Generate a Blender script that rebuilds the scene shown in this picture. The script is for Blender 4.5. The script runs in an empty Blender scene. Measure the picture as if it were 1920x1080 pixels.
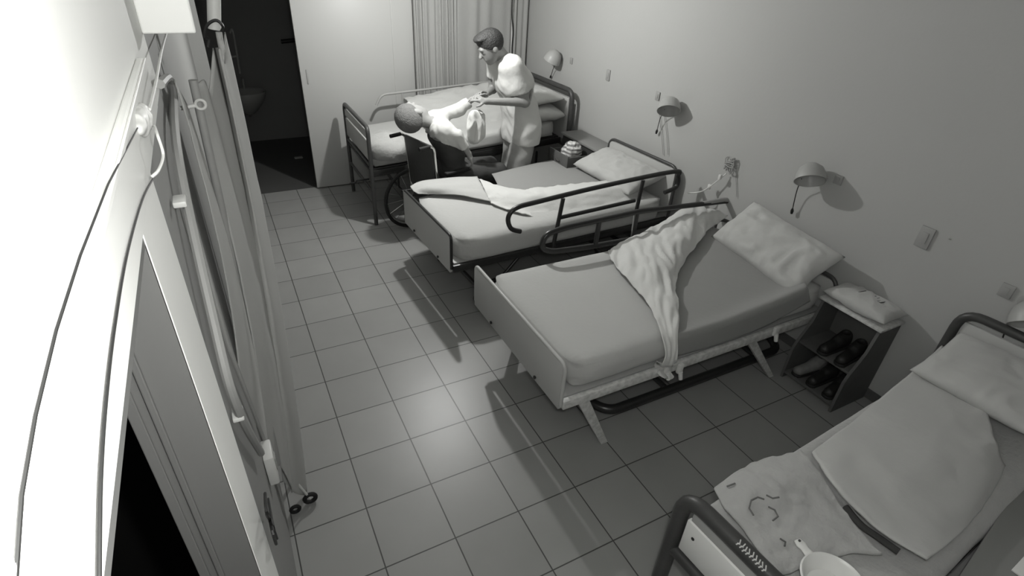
import bpy, bmesh, math, random
import numpy as np
from mathutils import Vector, Matrix, noise as mnoise
random.seed(9)
sc = bpy.context.scene
col = sc.collection
# ------------------------------------------------------------------ camera, light, exposure
CAM = Vector((-0.238, -2.824, 2.400))
FPX = 1016.05
R = Matrix(((0.88799, -0.45738, 0.04747), (-0.2075, -0.48928, -0.84708), (0.41066, 0.74234, -0.52938)))  # rows: right, down, forward
cd = bpy.data.cameras.new('camera'); cam = bpy.data.objects.new('camera', cd); col.objects.link(cam)
cd.sensor_width = 36; cd.lens = FPX / 1920 * 36; cd.clip_start = 0.02; cd.clip_end = 60
r_, d_, f_ = Vector(R[0]).normalized(), Vector(R[1]), Vector(R[2]).normalized()
d_ = f_.cross(r_).normalized(); r_ = d_.cross(f_).normalized()
mw = Matrix((r_, -d_, -f_)).transposed().to_4x4(); mw.translation = CAM; cam.matrix_world = mw
sc.camera = cam
sc.view_settings.view_transform = 'Standard'; sc.view_settings.look = 'None'
sc.view_settings.exposure = 0.0; sc.view_settings.gamma = 1.0
w = bpy.data.worlds.new('world'); sc.world = w; w.use_nodes = True
w.node_tree.nodes['Background'].inputs[0].default_value = (.5, .5, .49, 1)
w.node_tree.nodes['Background'].inputs[1].default_value = 0.02

def lamp(name, loc, energy, rad):
    l = bpy.data.lights.new(name, 'POINT'); l.energy = energy; l.shadow_soft_size = rad; l.color = (1, 1, .985)
    o = bpy.data.objects.new(name, l); o.location = loc; col.objects.link(o); return o
LP = (1.36, 1.55, 2.33)
lamp('ceiling_bulb_light', LP, 128, .035)
lamp('camera_infrared_light', (-0.145, -2.80, 2.46), 42, .02)

# ------------------------------------------------------------------ helpers
def _pt(px, py, ax, v):
    d = r_ * ((px - 960) / FPX) + d_ * ((py - 540) / FPX) + f_
    return CAM + d * ((v - CAM[ax]) / d[ax])
def PZ(px, py, z=0.): return _pt(px, py, 2, z)
def PY(px, py, y): return _pt(px, py, 1, y)
def PX(px, py, x): return _pt(px, py, 0, x)

def nmat(name, v, rough=.6, metal=0., bump=0., bscale=60., var=0., vscale=4., spec=.4, coat=0., sheen=0.):
    m = bpy.data.materials.new(name); m.use_nodes = True; nt = m.node_tree; b = nt.nodes['Principled BSDF']
    c = (v, v * 1.004, v * .975, 1)
    b.inputs['Base Color'].default_value = c; b.inputs['Roughness'].default_value = rough
    b.inputs['Metallic'].default_value = metal; b.inputs['Specular IOR Level'].default_value = spec
    if coat: b.inputs['Coat Weight'].default_value = coat
    if sheen: b.inputs['Sheen Weight'].default_value = sheen
    geo = nt.nodes.new('ShaderNodeTexCoord')
    n = nt.nodes.new('ShaderNodeTexNoise'); n.inputs['Scale'].default_value = vscale; n.inputs['Detail'].default_value = 5
    nt.links.new(geo.outputs['Object'], n.inputs['Vector'])
    mx = nt.nodes.new('ShaderNodeMix'); mx.data_type = 'RGBA'
    mx.inputs[6].default_value = tuple(x * (1 - var) for x in c[:3]) + (1,)
    mx.inputs[7].default_value = tuple(min(1, x * (1 + var)) for x in c[:3]) + (1,)
    nt.links.new(n.outputs['Fac'], mx.inputs[0]); nt.links.new(mx.outputs[2], b.inputs['Base Color'])
    if bump:
        n2 = nt.nodes.new('ShaderNodeTexNoise'); n2.inputs['Scale'].default_value = bscale; n2.inputs['Detail'].default_value = 4
        nt.links.new(geo.outputs['Object'], n2.inputs['Vector'])
        bp = nt.nodes.new('ShaderNodeBump'); bp.inputs['Strength'].default_value = bump; bp.inputs['Distance'].default_value = .01
        nt.links.new(n2.outputs['Fac'], bp.inputs['Height']); nt.links.new(bp.outputs[0], b.inputs['Normal'])
    return m

M = dict(
    wall=nmat('painted_plaster', .37, .75, bump=.08, bscale=40, var=.03, vscale=1.5),
    leftwall=nmat('white_painted_plaster', .84, .7, bump=.06, bscale=40, var=.03, vscale=1.5),
    pier=nmat('shade_toned_plaster', .27, .7, bump=.06, bscale=40, var=.03, vscale=2),  # darker tone stands in for the weaker light on the far wall piece
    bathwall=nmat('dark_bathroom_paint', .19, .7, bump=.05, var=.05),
    black=nmat('unlit_room_black', .008, .9),
    door=nmat('painted_door', .40, .45, var=.02, vscale=2),
    casing=nmat('glossy_white_casing', .84, .35, var=.03, vscale=6),
    jamb=nmat('grey_jamb_paint', .15, .5, var=.05, vscale=6),
    sheet=nmat('fitted_sheet_cotton', .42, .9, bump=.25, bscale=35, var=.03, vscale=6, spec=.15, sheen=.2),
    sheetd=nmat('grey_draw_sheet', .25, .9, bump=.2, bscale=35, var=.04, vscale=6, spec=.15, sheen=.15),
    white=nmat('white_bed_linen', .56, .9, bump=.3, bscale=30, var=.02, vscale=5, spec=.15, sheen=.2),
    pillow=nmat('pillowcase_cotton', .42, .9, bump=.35, bscale=22, var=.03, vscale=5, spec=.15, sheen=.2),
    blanket=nmat('soft_grey_blanket', .36, .95, bump=.5, bscale=45, var=.08, vscale=18, spec=.1, sheen=.3),
    black_metal=nmat('dark_enamel_tube', .018, .35, bump=.05, var=.2, spec=.5),
    dark_metal=nmat('worn_brown_tube', .05, .4, bump=.08, bscale=90, var=.25, vscale=10),
    grey_metal=nmat('grey_enamel_steel', .30, .45, var=.08, vscale=12, bump=.05),
    chrome=nmat('chrome', .6, .2, metal=1.),
    light_metal=nmat('cream_enamel_steel', .50, .5, var=.55, vscale=38, bump=.1, bscale=90),
    panel=nmat('laminate_board', .40, .45, var=.04, vscale=3),
    board_white=nmat('white_laminate', .78, .4, var=.03, vscale=4),
    rubber=nmat('black_rubber', .012, .7, bump=.1, bscale=120),
    vinyl=nmat('dark_vinyl', .035, .5, bump=.15, bscale=80),
    skin=nmat('skin', .22, .55, bump=.1, bscale=40, var=.08, vscale=12),
    skin_old=nmat('aged_skin', .26, .55, bump=.15, bscale=40, var=.1, vscale=12),
    hair=nmat('dark_hair', .02, .6, bump=.8, bscale=110, var=.4, vscale=60),
    hair_grey=nmat('short_grey_hair', .13, .8, bump=.8, bscale=120, var=.3, vscale=40),
    shirt=nmat('white_scrub_cotton', .50, .9, bump=.3, bscale=25, var=.02, spec=.15),
    trousers=nmat('pale_scrub_trousers', .30, .9, bump=.3, bscale=25, var=.03, spec=.15),
    dark_cloth=nmat('dark_trouser_cloth', .05, .9, bump=.3, bscale=40, var=.1),
    curtain=nmat('window_curtain_cloth', .32, .9, bump=.2, bscale=60, var=.04, vscale=6, spec=.15),
    screen=nmat('screen_cloth', .44, .9, bump=.1, bscale=60, var=.03, vscale=3, spec=.15),
    plastic=nmat('white_plastic', .62, .35, var=.02),
    plastic_grey=nmat('grey_plastic_plate', .30, .5, var=.04),
    shade=nmat('lamp_shade_metal', .34, .4, var=.03),
    wood=nmat('shelf_wood', .09, .6, bump=.15, bscale=30, var=.2, vscale=9),
    shoe=nmat('black_shoe_leather', .015, .5, bump=.2, bscale=60),
    shoe_l=nmat('pale_shoe_canvas', .16, .8, bump=.2, bscale=60, var=.3, vscale=30),
    cable_w=nmat('white_cable', .6, .5), cable_b=nmat('black_cable', .015, .5),
    ceramic=nmat('glazed_ceramic', .30, .2), bathmetal=nmat('bathroom_bar_metal', .35, .35),
    cabinet=nmat('grey_cabinet_top', .20, .5, var=.06, vscale=6),
    sticker=nmat('sticker_print', .5, .5), ink=nmat('dark_print', .05, .6), ink2=nmat('faded_print', .13, .9),
)
# striped towel
def stripe_mat(name, a, b, scale, rot=0.):
    m = nmat(name, a, .9, bump=.3, bscale=40); nt = m.node_tree; bs = nt.nodes['Principled BSDF']
    tc = nt.nodes.new('ShaderNodeTexCoord'); wv = nt.nodes.new('ShaderNodeTexWave'); wv.inputs['Scale'].default_value = scale
    wv.inputs['Distortion'].default_value = 3; wv.bands_direction = 'Z'
    nt.links.new(tc.outputs['Object'], wv.inputs['Vector'])
    mx = nt.nodes.new('ShaderNodeMix'); mx.data_type = 'RGBA'; mx.inputs[6].default_value = (a, a, a * .98, 1); mx.inputs[7].default_value = (b, b, b * .98, 1)
    nt.links.new(wv.outputs['Fac'], mx.inputs[0]); nt.links.new(mx.outputs[2], bs.inputs['Base Color']); return m
M['stripe'] = stripe_mat('striped_towel_cloth', .60, .14, 9)
# floor tiles
def floor_mat():
    m = bpy.data.materials.new('ceramic_floor_tile'); m.use_nodes = True; nt = m.node_tree; b = nt.nodes['Principled BSDF']
    g = nt.nodes.new('ShaderNodeNewGeometry'); br = nt.nodes.new('ShaderNodeTexBrick')
    br.offset = 0; br.squash = 1; br.inputs['Scale'].default_value = 1; br.inputs['Brick Width'].default_value = .34; br.inputs['Row Height'].default_value = .34
    br.inputs['Mortar Size'].default_value = .0036; br.inputs['Mortar Smooth'].default_value = .3; br.inputs['Bias'].default_value = 0
    br.inputs['Color1'].default_value = (.235, .236, .229, 1); br.inputs['Color2'].default_value = (.265, .266, .258, 1); br.inputs['Mortar'].default_value = (.05, .05, .048, 1)
    nt.links.new(g.outputs['Position'], br.inputs['Vector'])
    n = nt.nodes.new('ShaderNodeTexNoise'); n.inputs['Scale'].default_value = 3; n.inputs['Detail'].default_value = 8
    nt.links.new(g.outputs['Position'], n.inputs['Vector'])
    mr = nt.nodes.new('ShaderNodeMapRange'); mr.inputs[3].default_value = .88; mr.inputs[4].default_value = 1.12; nt.links.new(n.outputs['Fac'], mr.inputs[0])
    mx = nt.nodes.new('ShaderNodeMix'); mx.data_type = 'RGBA'; mx.blend_type = 'MULTIPLY'; mx.inputs[0].default_value = 1
    nt.links.new(br.outputs['Color'], mx.inputs[6]); nt.links.new(mr.outputs[0], mx.inputs[7]); nt.links.new(mx.outputs[2], b.inputs['Base Color'])
    b.inputs['Roughness'].default_value = .38; b.inputs['Specular IOR Level'].default_value = .45
    bp = nt.nodes.new('ShaderNodeBump'); bp.inputs['Strength'].default_value = .35; bp.inputs['Distance'].default_value = .004; bp.invert = True
    nt.links.new(br.outputs['Fac'], bp.inputs['Height']); nt.links.new(bp.outputs[0], b.inputs['Normal'])
    return m
M['floor'] = floor_mat()

def tag(o, label=None, cat=None, group=None, kind=None):
    if label: o['label'] = label
    if cat: o['category'] = cat
    if group: o['group'] = group
    if kind: o['kind'] = kind
    return o
def empty(name, loc, label, cat, rz=0, group=None):
    o = bpy.data.objects.new(name, None); col.objects.link(o); o.location = loc; o.rotation_euler = (0, 0, rz); o.empty_display_size = .1
    return tag(o, label, cat, group)
def origin_to(o, p):
    p = Vector(p); o.data.transform(Matrix.Translation(-p)); o.location = p; return o

class MB:
    """collects shapes in one bmesh"""
    def __init__(s): s.bm = bmesh.new()
    def box(s, lo, hi, bevel=0., seg=2, rot=None):
        t = bmesh.new(); bmesh.ops.create_cube(t, size=1)
        for v in t.verts: v.co = Vector([(lo[i] + hi[i]) / 2 + v.co[i] * (hi[i] - lo[i]) for i in range(3)])
        if bevel: bmesh.ops.bevel(t, geom=t.edges[:] , offset=bevel, segments=seg, affect='EDGES', profile=.5)
        if rot is not None: t.transform(rot)
        return s._add(t)
    def _add(s, t):
        me = bpy.data.meshes.new('t'); t.to_mesh(me); t.free(); s.bm.from_mesh(me); bpy.data.meshes.remove(me); return s
    def tube(s, pts, r, n=10, caps=True):
        pts = [Vector(p) for p in pts]; rs = r if isinstance(r, (list, tuple)) else [r] * len(pts)
        T = []
        for i in range(len(pts)):
            a = pts[max(i - 1, 0)]; b = pts[min(i + 1, len(pts) - 1)]; T.append((b - a).normalized())
        u = T[0].orthogonal().normalized(); rings = []
        for i, p in enumerate(pts):
            u = (u - T[i] * u.dot(T[i])).normalized(); v = T[i].cross(u)
            rings.append([s.bm.verts.new(p + (u * math.cos(2 * math.pi * k / n) + v * math.sin(2 * math.pi * k / n)) * rs[i]) for k in range(n)])
        for a, b in zip(rings, rings[1:]):
            for k in range(n): s.bm.faces.new((a[k], a[(k + 1) % n], b[(k + 1) % n], b[k]))
        if caps: s.bm.faces.new(rings[0][::-1]); s.bm.faces.new(rings[-1])
        return s
    def lathe(s, prof, c=(0, 0, 0), n=24, mat=None):
        c = Vector(c); rings = []; mat = mat or Matrix.Identity(4)
        for (r, z) in prof:
            rings.append([s.bm.verts.new(c + mat @ Vector((r * math.cos(2 * math.pi * k / n), r * math.sin(2 * math.pi * k / n), z))) for k in range(n)])
        for a, b in zip(rings, rings[1:]):
            for k in range(n): s.bm.faces.new((a[k], a[(k + 1) % n], b[(k + 1) % n], b[k]))
        s.bm.faces.new(rings[0][::-1]); s.bm.faces.new(rings[-1]); return s
    def torus(s, c, R_, r, axis='y', n=36, m=8, a0=0, a1=2 * math.pi):
        P = []
        full = abs(a1 - a0 - 2 * math.pi) < 1e-6
        for k in range(n + (0 if full else 1)):
            a = a0 + (a1 - a0) * k / n
            q = {'y': (math.cos(a), 0, math.sin(a)), 'x': (0, math.cos(a), math.sin(a)), 'z': (math.cos(a), math.sin(a), 0)}[axis]
            P.append(Vector(c) + Vector(q) * R_)
        if full: P += [P[0], P[1]]
        return s.tube(P, r, m, caps=not full)
    def prism(s, poly, axis, a, b):
        """poly 2D in the two other axes (order kept)"""
        def mk(p, v):
            q = list(p); q.insert(axis, v); return s.bm.verts.new(q)
        A = [mk(p, a) for p in poly]; B = [mk(p, b) for p in poly]
        s.bm.faces.new(A); s.bm.faces.new(B[::-1]); n = len(poly)
        for k in range(n): s.bm.faces.new((A[k], B[k], B[(k + 1) % n], A[(k + 1) % n]))
        return s
    def build(s, name, mat, parent=None, smooth=True, label=None, mods=None):
        bmesh.ops.recalc_face_normals(s.bm, faces=s.bm.faces[:])
        me = bpy.data.meshes.new(name); s.bm.to_mesh(me); s.bm.free()
        me.materials.append(mat if not isinstance(mat, str) else M[mat])
        o = bpy.data.objects.new(name, me); col.objects.link(o)
        if smooth:
            for p in me.polygons: p.use_smooth = True
            try: me.set_sharp_from_angle(angle=math.radians(38))
            except Exception: pass
        if parent: o.parent = parent
        if label: o['label'] = label
        return o
def fillet(pts, rad, n=6):
    pts = [Vector(p) for p in pts]; out = [pts[0]]
    for i in range(1, len(pts) - 1):
        a, b, c = pts[i - 1], pts[i], pts[i + 1]; d1 = (a - b); d2 = (c - b)
        r = min(rad, d1.length * .49, d2.length * .49); p = b + d1.normalized() * r; q = b + d2.normalized() * r
        for k in range(n + 1):
            t = k / n; out.append(p * (1 - t) ** 2 + b * 2 * t * (1 - t) + q * t * t)
    out.append(pts[-1]); return out
def spline(pts, n=8):
    pts = [Vector(p) for p in pts]; out = []
    for i in range(len(pts) - 1):
        p0 = pts[max(i - 1, 0)]; p1 = pts[i]; p2 = pts[i + 1]; p3 = pts[min(i + 2, len(pts) - 1)]
        for k in range(n):
            t = k / n
            out.append(.5 * ((2 * p1) + (p2 - p0) * t + (2 * p0 - 5 * p1 + 4 * p2 - p3) * t * t + (3 * p1 - p0 - 3 * p2 + p3) * t ** 3))
    out.append(pts[-1]); return out

def mesh_obj(name, verts, faces, mat, parent=None, label=None, solid=0., sub=0):
    me = bpy.data.meshes.new(name); me.from_pydata([tuple(v) for v in verts], [], faces); me.update()
    me.materials.append(M[mat] if isinstance(mat, str) else mat)
    for p in me.polygons: p.use_smooth = True
    o = bpy.data.objects.new(name, me); col.objects.link(o)
    if parent: o.parent = parent
    if label: o['label'] = label
    if solid:
        md = o.modifiers.new('thickness', 'SOLIDIFY'); md.thickness = solid; md.offset = -1
    if sub:
        md = o.modifiers.new('sub', 'SUBSURF'); md.levels = sub; md.render_levels = sub
    return o
def fold(p, seed, amp, sc_=6.):
    """ridged cloth creases"""
    q = Vector(p) * sc_ + Vector((seed * 3.1, seed * 1.7, seed))
    wv = mnoise.noise_vector(q * .6)
    r1 = 1 - abs(mnoise.noise(q + wv * .8)) * 2.6
    r2 = 1 - abs(mnoise.noise(q * 2.1 + wv)) * 2.6
    return amp * (max(-.6, r1) * .7 + max(-.6, r2) * .3)
def cloth(name, ctrl, mat, amp=.01, fs=7., seed=1, n=9, thick=.006, parent=None, label=None, lift=0., dirn=None):
    """ctrl: grid of world points; Catmull-Rom surface with creases"""
    rows = [spline(r, n) for r in ctrl]
    cols = [spline(list(c), n) for c in zip(*rows)]     # cols[j][i]
    nj, ni = len(cols), len(cols[0]); V = []
    for j in range(nj):
        for i in range(ni): V.append(cols[j][i].copy())
    idx = lambda j, i: j * ni + i
    out = []
    for j in range(nj):
        for i in range(ni):
            a = V[idx(min(j + 1, nj - 1), i)] - V[idx(max(j - 1, 0), i)]; b = V[idx(j, min(i + 1, ni - 1))] - V[idx(j, max(i - 1, 0))]
            nn = a.cross(b); nn = nn.normalized() if nn.length > 1e-9 else Vector((0, 0, 1))
            if nn.z < -.05 : nn = -nn
            p = V[idx(j, i)]
            q = p if dirn is None else Vector((p.dot(Vector(dirn[0])), p.dot(Vector(dirn[1])) * .25, p.z * .6))
            out.append(p + nn * (fold(q, seed, amp, fs) + lift + amp * .6))
    F = [(idx(j, i), idx(j, i + 1), idx(j + 1, i + 1), idx(j + 1, i)) for j in range(nj - 1) for i in range(ni - 1)]
    return mesh_obj(name, out, F, mat, parent, label, solid=thick)
def pillow_mesh(name, L, W, H, mat, loc, rot=(0, 0, 0), seed=1, crease=.012, parent=None, label=None, sq=.42):
    n = 40; V = []; F = []
    for side in (1, -1):
        for j in range(n + 1):
            for i in range(n + 1):
                u = -1 + 2 * i / n; v = -1 + 2 * j / n
                e = max(0, (1 - abs(u) ** 2.6) * (1 - abs(v) ** 2.6))
                h = e ** sq
                x = u * L / 2 * (1 - .05 * (1 - abs(v)) * abs(u)); y = v * W / 2 * (1 - .05 * (1 - abs(u)) * abs(v))
                c = fold((x, y, side * .3), seed, crease, 7) * min(1, e * 4)
                V.append(Vector((x, y, side * h * H / 2 * (1 if side > 0 else .8) + c * side)))
    m = (n + 1) ** 2
    for s in range(2):
        for j in range(n):
            for i in range(n):
                a = s * m + j * (n + 1) + i; q = (a, a + 1, a + n + 2, a + n + 1)
                F.append(q if s == 0 else q[::-1])
    me = bpy.data.meshes.new(name); me.from_pydata(V, [], F); bm = bmesh.new(); bm.from_mesh(me); bmesh.ops.remove_doubles(bm, verts=bm.verts[:], dist=.0008)
    bmesh.ops.recalc_face_normals(bm, faces=bm.faces[:]); bm.to_mesh(me); bm.free()
    me.materials.append(M[mat])
    for p in me.polygons: p.use_smooth = True
    o = bpy.data.objects.new(name, me); col.objects.link(o); o.location = loc; o.rotation_euler = rot
    if parent: o.parent = parent
    if label: o['label'] = label
    return o
def bundle(name, c, size, mat, seed=1, amp=.03, fs=9., parent=None, flat=.0, zs=1.):
    bm = bmesh.new(); bmesh.ops.create_icosphere(bm, subdivisions=5, radius=1)
    for v in bm.verts:
        d = v.co.normalized(); p = Vector((d.x * size[0], d.y * size[1], d.z * size[2]))
        f = fold(Vector((p.x, p.y, p.z * zs)), seed, amp, fs); q = p + d * (f + amp * .8 * mnoise.noise(p * 5 + Vector((seed, 0, 0))))
        if flat and q.z < -size[2] * flat: q.z = -size[2] * flat
        v.co = q
    me = bpy.data.meshes.new(name); bm.to_mesh(me); bm.free(); me.materials.append(M[mat])
    for p in me.polygons: p.use_smooth = True
    o = bpy.data.objects.new(name, me); col.objects.link(o); o.location = c
    if parent: o.parent = parent
    return o
def rbox_mattress(L, x0, W, z0, z1, r=.05, seed=1, amp=.004, sag=0., y0=None):
    """soft rounded box, local coordinates, length along x"""
    nx, ny, nz = 48, 26, 6; bm = bmesh.new(); bmesh.ops.create_cube(bm, size=2)
    bmesh.ops.subdivide_edges(bm, edges=bm.edges[:], cuts=22, use_grid_fill=True)
    hx, hy, hz = L / 2, W / 2, (z1 - z0) / 2; yc = 0 if y0 is None else y0
    for v in bm.verts:
        p = Vector((v.co.x * hx, v.co.y * hy, v.co.z * hz)); rp = r * 2
        e = Vector((p.x - max(-hx + rp, min(hx - rp, p.x)), p.y - max(-hy + rp, min(hy - rp, p.y)), 0))
        if e.length > 1e-6: p = p - e + e.normalized() * max(abs(e.x), abs(e.y))
        q = Vector([max(-h + r, min(h - r, a)) for a, h in zip(p, (hx, hy, hz))]) ; d = p - q
        if d.length > 1e-6:
            # cube to rounded box
            d = d.normalized() * min(r, max(abs(a) for a in d) * 1.0)
        p = q + d
        nn = fold(p, seed, amp, 2.2)
        t = 1 - (p.x / hx) ** 2
        v.co = Vector((p.x + hx + x0, p.y + yc + (.003 * mnoise.noise(p * 6)), p.z + (z0 + z1) / 2 + (nn - sag * t * (1 - (p.y / hy) ** 2) if v.co.z > 0 else 0)))
    return bm
def bm_obj(name, bm, mat, parent=None, label=None):
    me = bpy.data.meshes.new(name); bm.to_mesh(me); bm.free(); me.materials.append(M[mat])
    for p in me.polygons: p.use_smooth = True
    o = bpy.data.objects.new(name, me); col.objects.link(o)
    if parent: o.parent = parent
    if label: o['label'] = label
    return o

# ------------------------------------------------------------------ room shell
XR, YB, YN, XL, ZC = 3.17, 3.32, -3.05, -0.36, 2.78
def st(name, lo, hi, mat, bevel=0.):
    o = MB().box(lo, hi, bevel).build(name, mat, smooth=False); tag(o, kind='structure'); return o
st('floor', (-1.6, YN - .15, -.1), (XR + .15, 5.5, 0), 'floor')
st('ceiling', (-1.6, YN - .15, ZC), (XR + .15, 5.5, ZC + .1), 'wall')
st('wall_right', (XR, YN - .15, 0), (XR + .15, YB + .15, ZC), 'wall')
st('wall_near', (-1.6, YN - .15, 0), (XR, YN, ZC), 'wall')
# back wall: door opening x -0.31..0.60 ; window behind curtain
DX0, DX1 = -.24, .60
b = MB(); b.box((DX1, YB, 0), (XR, YB + .12, ZC)); b.box((DX0, YB, 2.12), (DX1, YB + .12, ZC)); b.box((XL - .12, YB, 0), (DX0, YB + .12, ZC))
tag(b.build('wall_back', 'wall', smooth=False), kind='structure')
# left wall with a doorway from y=-2.03 towards the camera
DY, DT = -2.045, 2.065
b = MB(); b.box((XL - .09, YN, DT), (XL, -1.19, ZC))
tag(b.build('wall_left', 'leftwall', smooth=False), kind='structure')
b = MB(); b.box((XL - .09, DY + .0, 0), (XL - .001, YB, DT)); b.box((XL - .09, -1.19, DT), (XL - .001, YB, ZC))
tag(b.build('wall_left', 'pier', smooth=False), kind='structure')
b = MB()
b.box((XL, -2.9, 2.098), (XL + .014, -1.52, 2.192), .004)      # head casing
b.box((XL + .014, -2.9, 2.184), (XL + .017, -1.52, 2.192), .001)
b.prism([(XL - .001, DY - .012), (XL + .0015, DY - .012), (XL + .012, DY + .140), (XL - .001, DY + .142)], 2, 0, 2.098)
tag(b.build('trim_1', 'casing', smooth=False), kind='structure')
b = MB(); b.box((XL - .094, DY - .012, 0), (XL, DY, DT)); b.box((XL - .066, DY - .020, 0), (XL - .056, DY - .012, DT), .002); b.box((XL - .094, DY - .018, 0), (XL - .078, DY - .012, DT), .002)
b.box((XL - .094, YN, DT - .012), (XL, DY - .012, DT))
tag(b.build('trim_2', 'jamb', smooth=False), kind='structure')
# dark adjoining room, its lack of light put into near-black surfaces
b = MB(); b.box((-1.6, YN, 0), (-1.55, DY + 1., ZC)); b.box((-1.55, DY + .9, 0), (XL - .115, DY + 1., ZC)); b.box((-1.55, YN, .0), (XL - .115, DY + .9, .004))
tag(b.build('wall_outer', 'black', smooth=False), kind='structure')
# bathroom
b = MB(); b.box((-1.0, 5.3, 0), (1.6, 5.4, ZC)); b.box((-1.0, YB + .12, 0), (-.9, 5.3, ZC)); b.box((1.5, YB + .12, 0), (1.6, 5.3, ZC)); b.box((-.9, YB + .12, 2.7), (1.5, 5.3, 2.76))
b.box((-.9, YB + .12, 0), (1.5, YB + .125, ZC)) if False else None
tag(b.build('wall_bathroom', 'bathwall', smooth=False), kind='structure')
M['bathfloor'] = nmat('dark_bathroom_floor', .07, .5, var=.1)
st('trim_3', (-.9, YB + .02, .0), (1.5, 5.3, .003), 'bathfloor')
st('baseboard_right', (XR - .012, YN, 0), (XR, YB, .07), 'wood', .003)
st('baseboard_back', (DX1 + .6, YB - .012, 0), (XR - .012, YB, .07), 'wall', .003)

# sliding door panel at the back, standing to the right of the opening
e = empty('sliding_door', (1.19, YB - .02, 0), 'pale full-height sliding door pushed open beside the dark bathroom doorway', 'door')
MB().box((-.63, -.018, .012), (.57, .018, 2.5), .004).build('door_panel', 'door', e)
MB().box((-.575, -.026, 1.13), (-.56, -.018, 1.27), .003).build('recessed_handle', 'plastic_grey', e, label='small grey finger pull')
MB().box((.34, -.023, .012), (.355, -.018, 2.5), .001).build('edge_strip', 'door', e)
# window behind curtain
wf = MB(); wf.box((1.9, YB - .01, 1.0), (3.0, YB, 2.4), .004); wf = wf.build('window_1', 'board_white', smooth=False); tag(wf, kind='structure')
MB().box((1.95, YB - .016, 1.05), (2.42, YB - .01, 2.35), .002).build('pane', 'bathwall', wf)
# curtains
def curtain(name, x0, x1, z0, z1, y, nf, amp, label, mat='curtain', seed=1, par=None):
    n = int(nf * 10); V = []; F = []; m = 14
    for i in range(n + 1):
        t = i / n
        for j in range(m + 1):
            s = j / m
            a = amp * (.6 + .4 * math.sin(t * 9 + seed)) * (.75 + .5 * s)
            x = x0 + (x1 - x0) * t + .008 * mnoise.noise(Vector((t * 8, s * 2, seed)))
            V.append((x, y - a * (math.sin(t * nf * 2 * math.pi + .6 * mnoise.noise(Vector((t * 5, s * 3, seed)))) * .5 + .5), z1 + (z0 - z1) * s))
    for i in range(n):
        for j in range(m): a = i * (m + 1) + j; F.append((a, a + 1, a + m + 2, a + m + 1))
    return mesh_obj(name, V, F, mat, par, None, solid=.003)
c = curtain('window_curtain', 1.76, 2.26, .35, 2.62, YB - .03, 7, .07, '')
tag(c, 'pleated pale curtain panel gathered at the left half of the window', 'curtain', 'window curtains')
c = curtain('window_curtain', 2.27, 2.93, .35, 2.62, YB - .025, 4, .028, '', seed=4)
tag(c, 'flatter grey curtain panel hanging behind the standing caregiver', 'curtain', 'window curtains')
c = curtain('window_curtain', 2.96, 3.15, .35, 2.62, YB - .03, 2.5, .035, '', seed=7)
tag(c, 'narrow curtain strip hanging in the far right corner', 'curtain', 'window curtains')
o = MB().tube([(1.7, YB - .06, 2.64), (3.16, YB - .06, 2.64)], .012).build('curtain_rod', 'grey_metal'); tag(o, 'curtain rod above the window curtains', 'rod')
p1, p2 = PY(963, -40, YB - .06), PY(960, 95, YB - .06)
o = MB().tube(spline([p1, PY(960, 20, YB - .07), PY(962, 60, YB - .065), p2, PY(961, 140, YB - .06)]), .008).build('hanging_cable', 'cable_b'); tag(o, 'black cable hanging down between the curtain panels', 'cable')

# ------------------------------------------------------------------ hanging bulb (its light is at the top of the script)
e = empty('pendant_lamp', (LP[0], LP[1], ZC), 'bare bulb hanging from the ceiling above the aisle', 'lamp')
MB().lathe([(.045, -.03), (.05, 0)]).build('canopy', 'plastic', e)
MB().tube([(0, 0, -.02), (0, 0, LP[2] - ZC + .13)], .004).build('cord', 'cable_w', e)
MB().lathe([(.014, LP[2] - ZC + .06), (.02, LP[2] - ZC + .08), (.02, LP[2] - ZC + .13), (.008, LP[2] - ZC + .14)]).build('socket', 'plastic', e)

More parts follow.
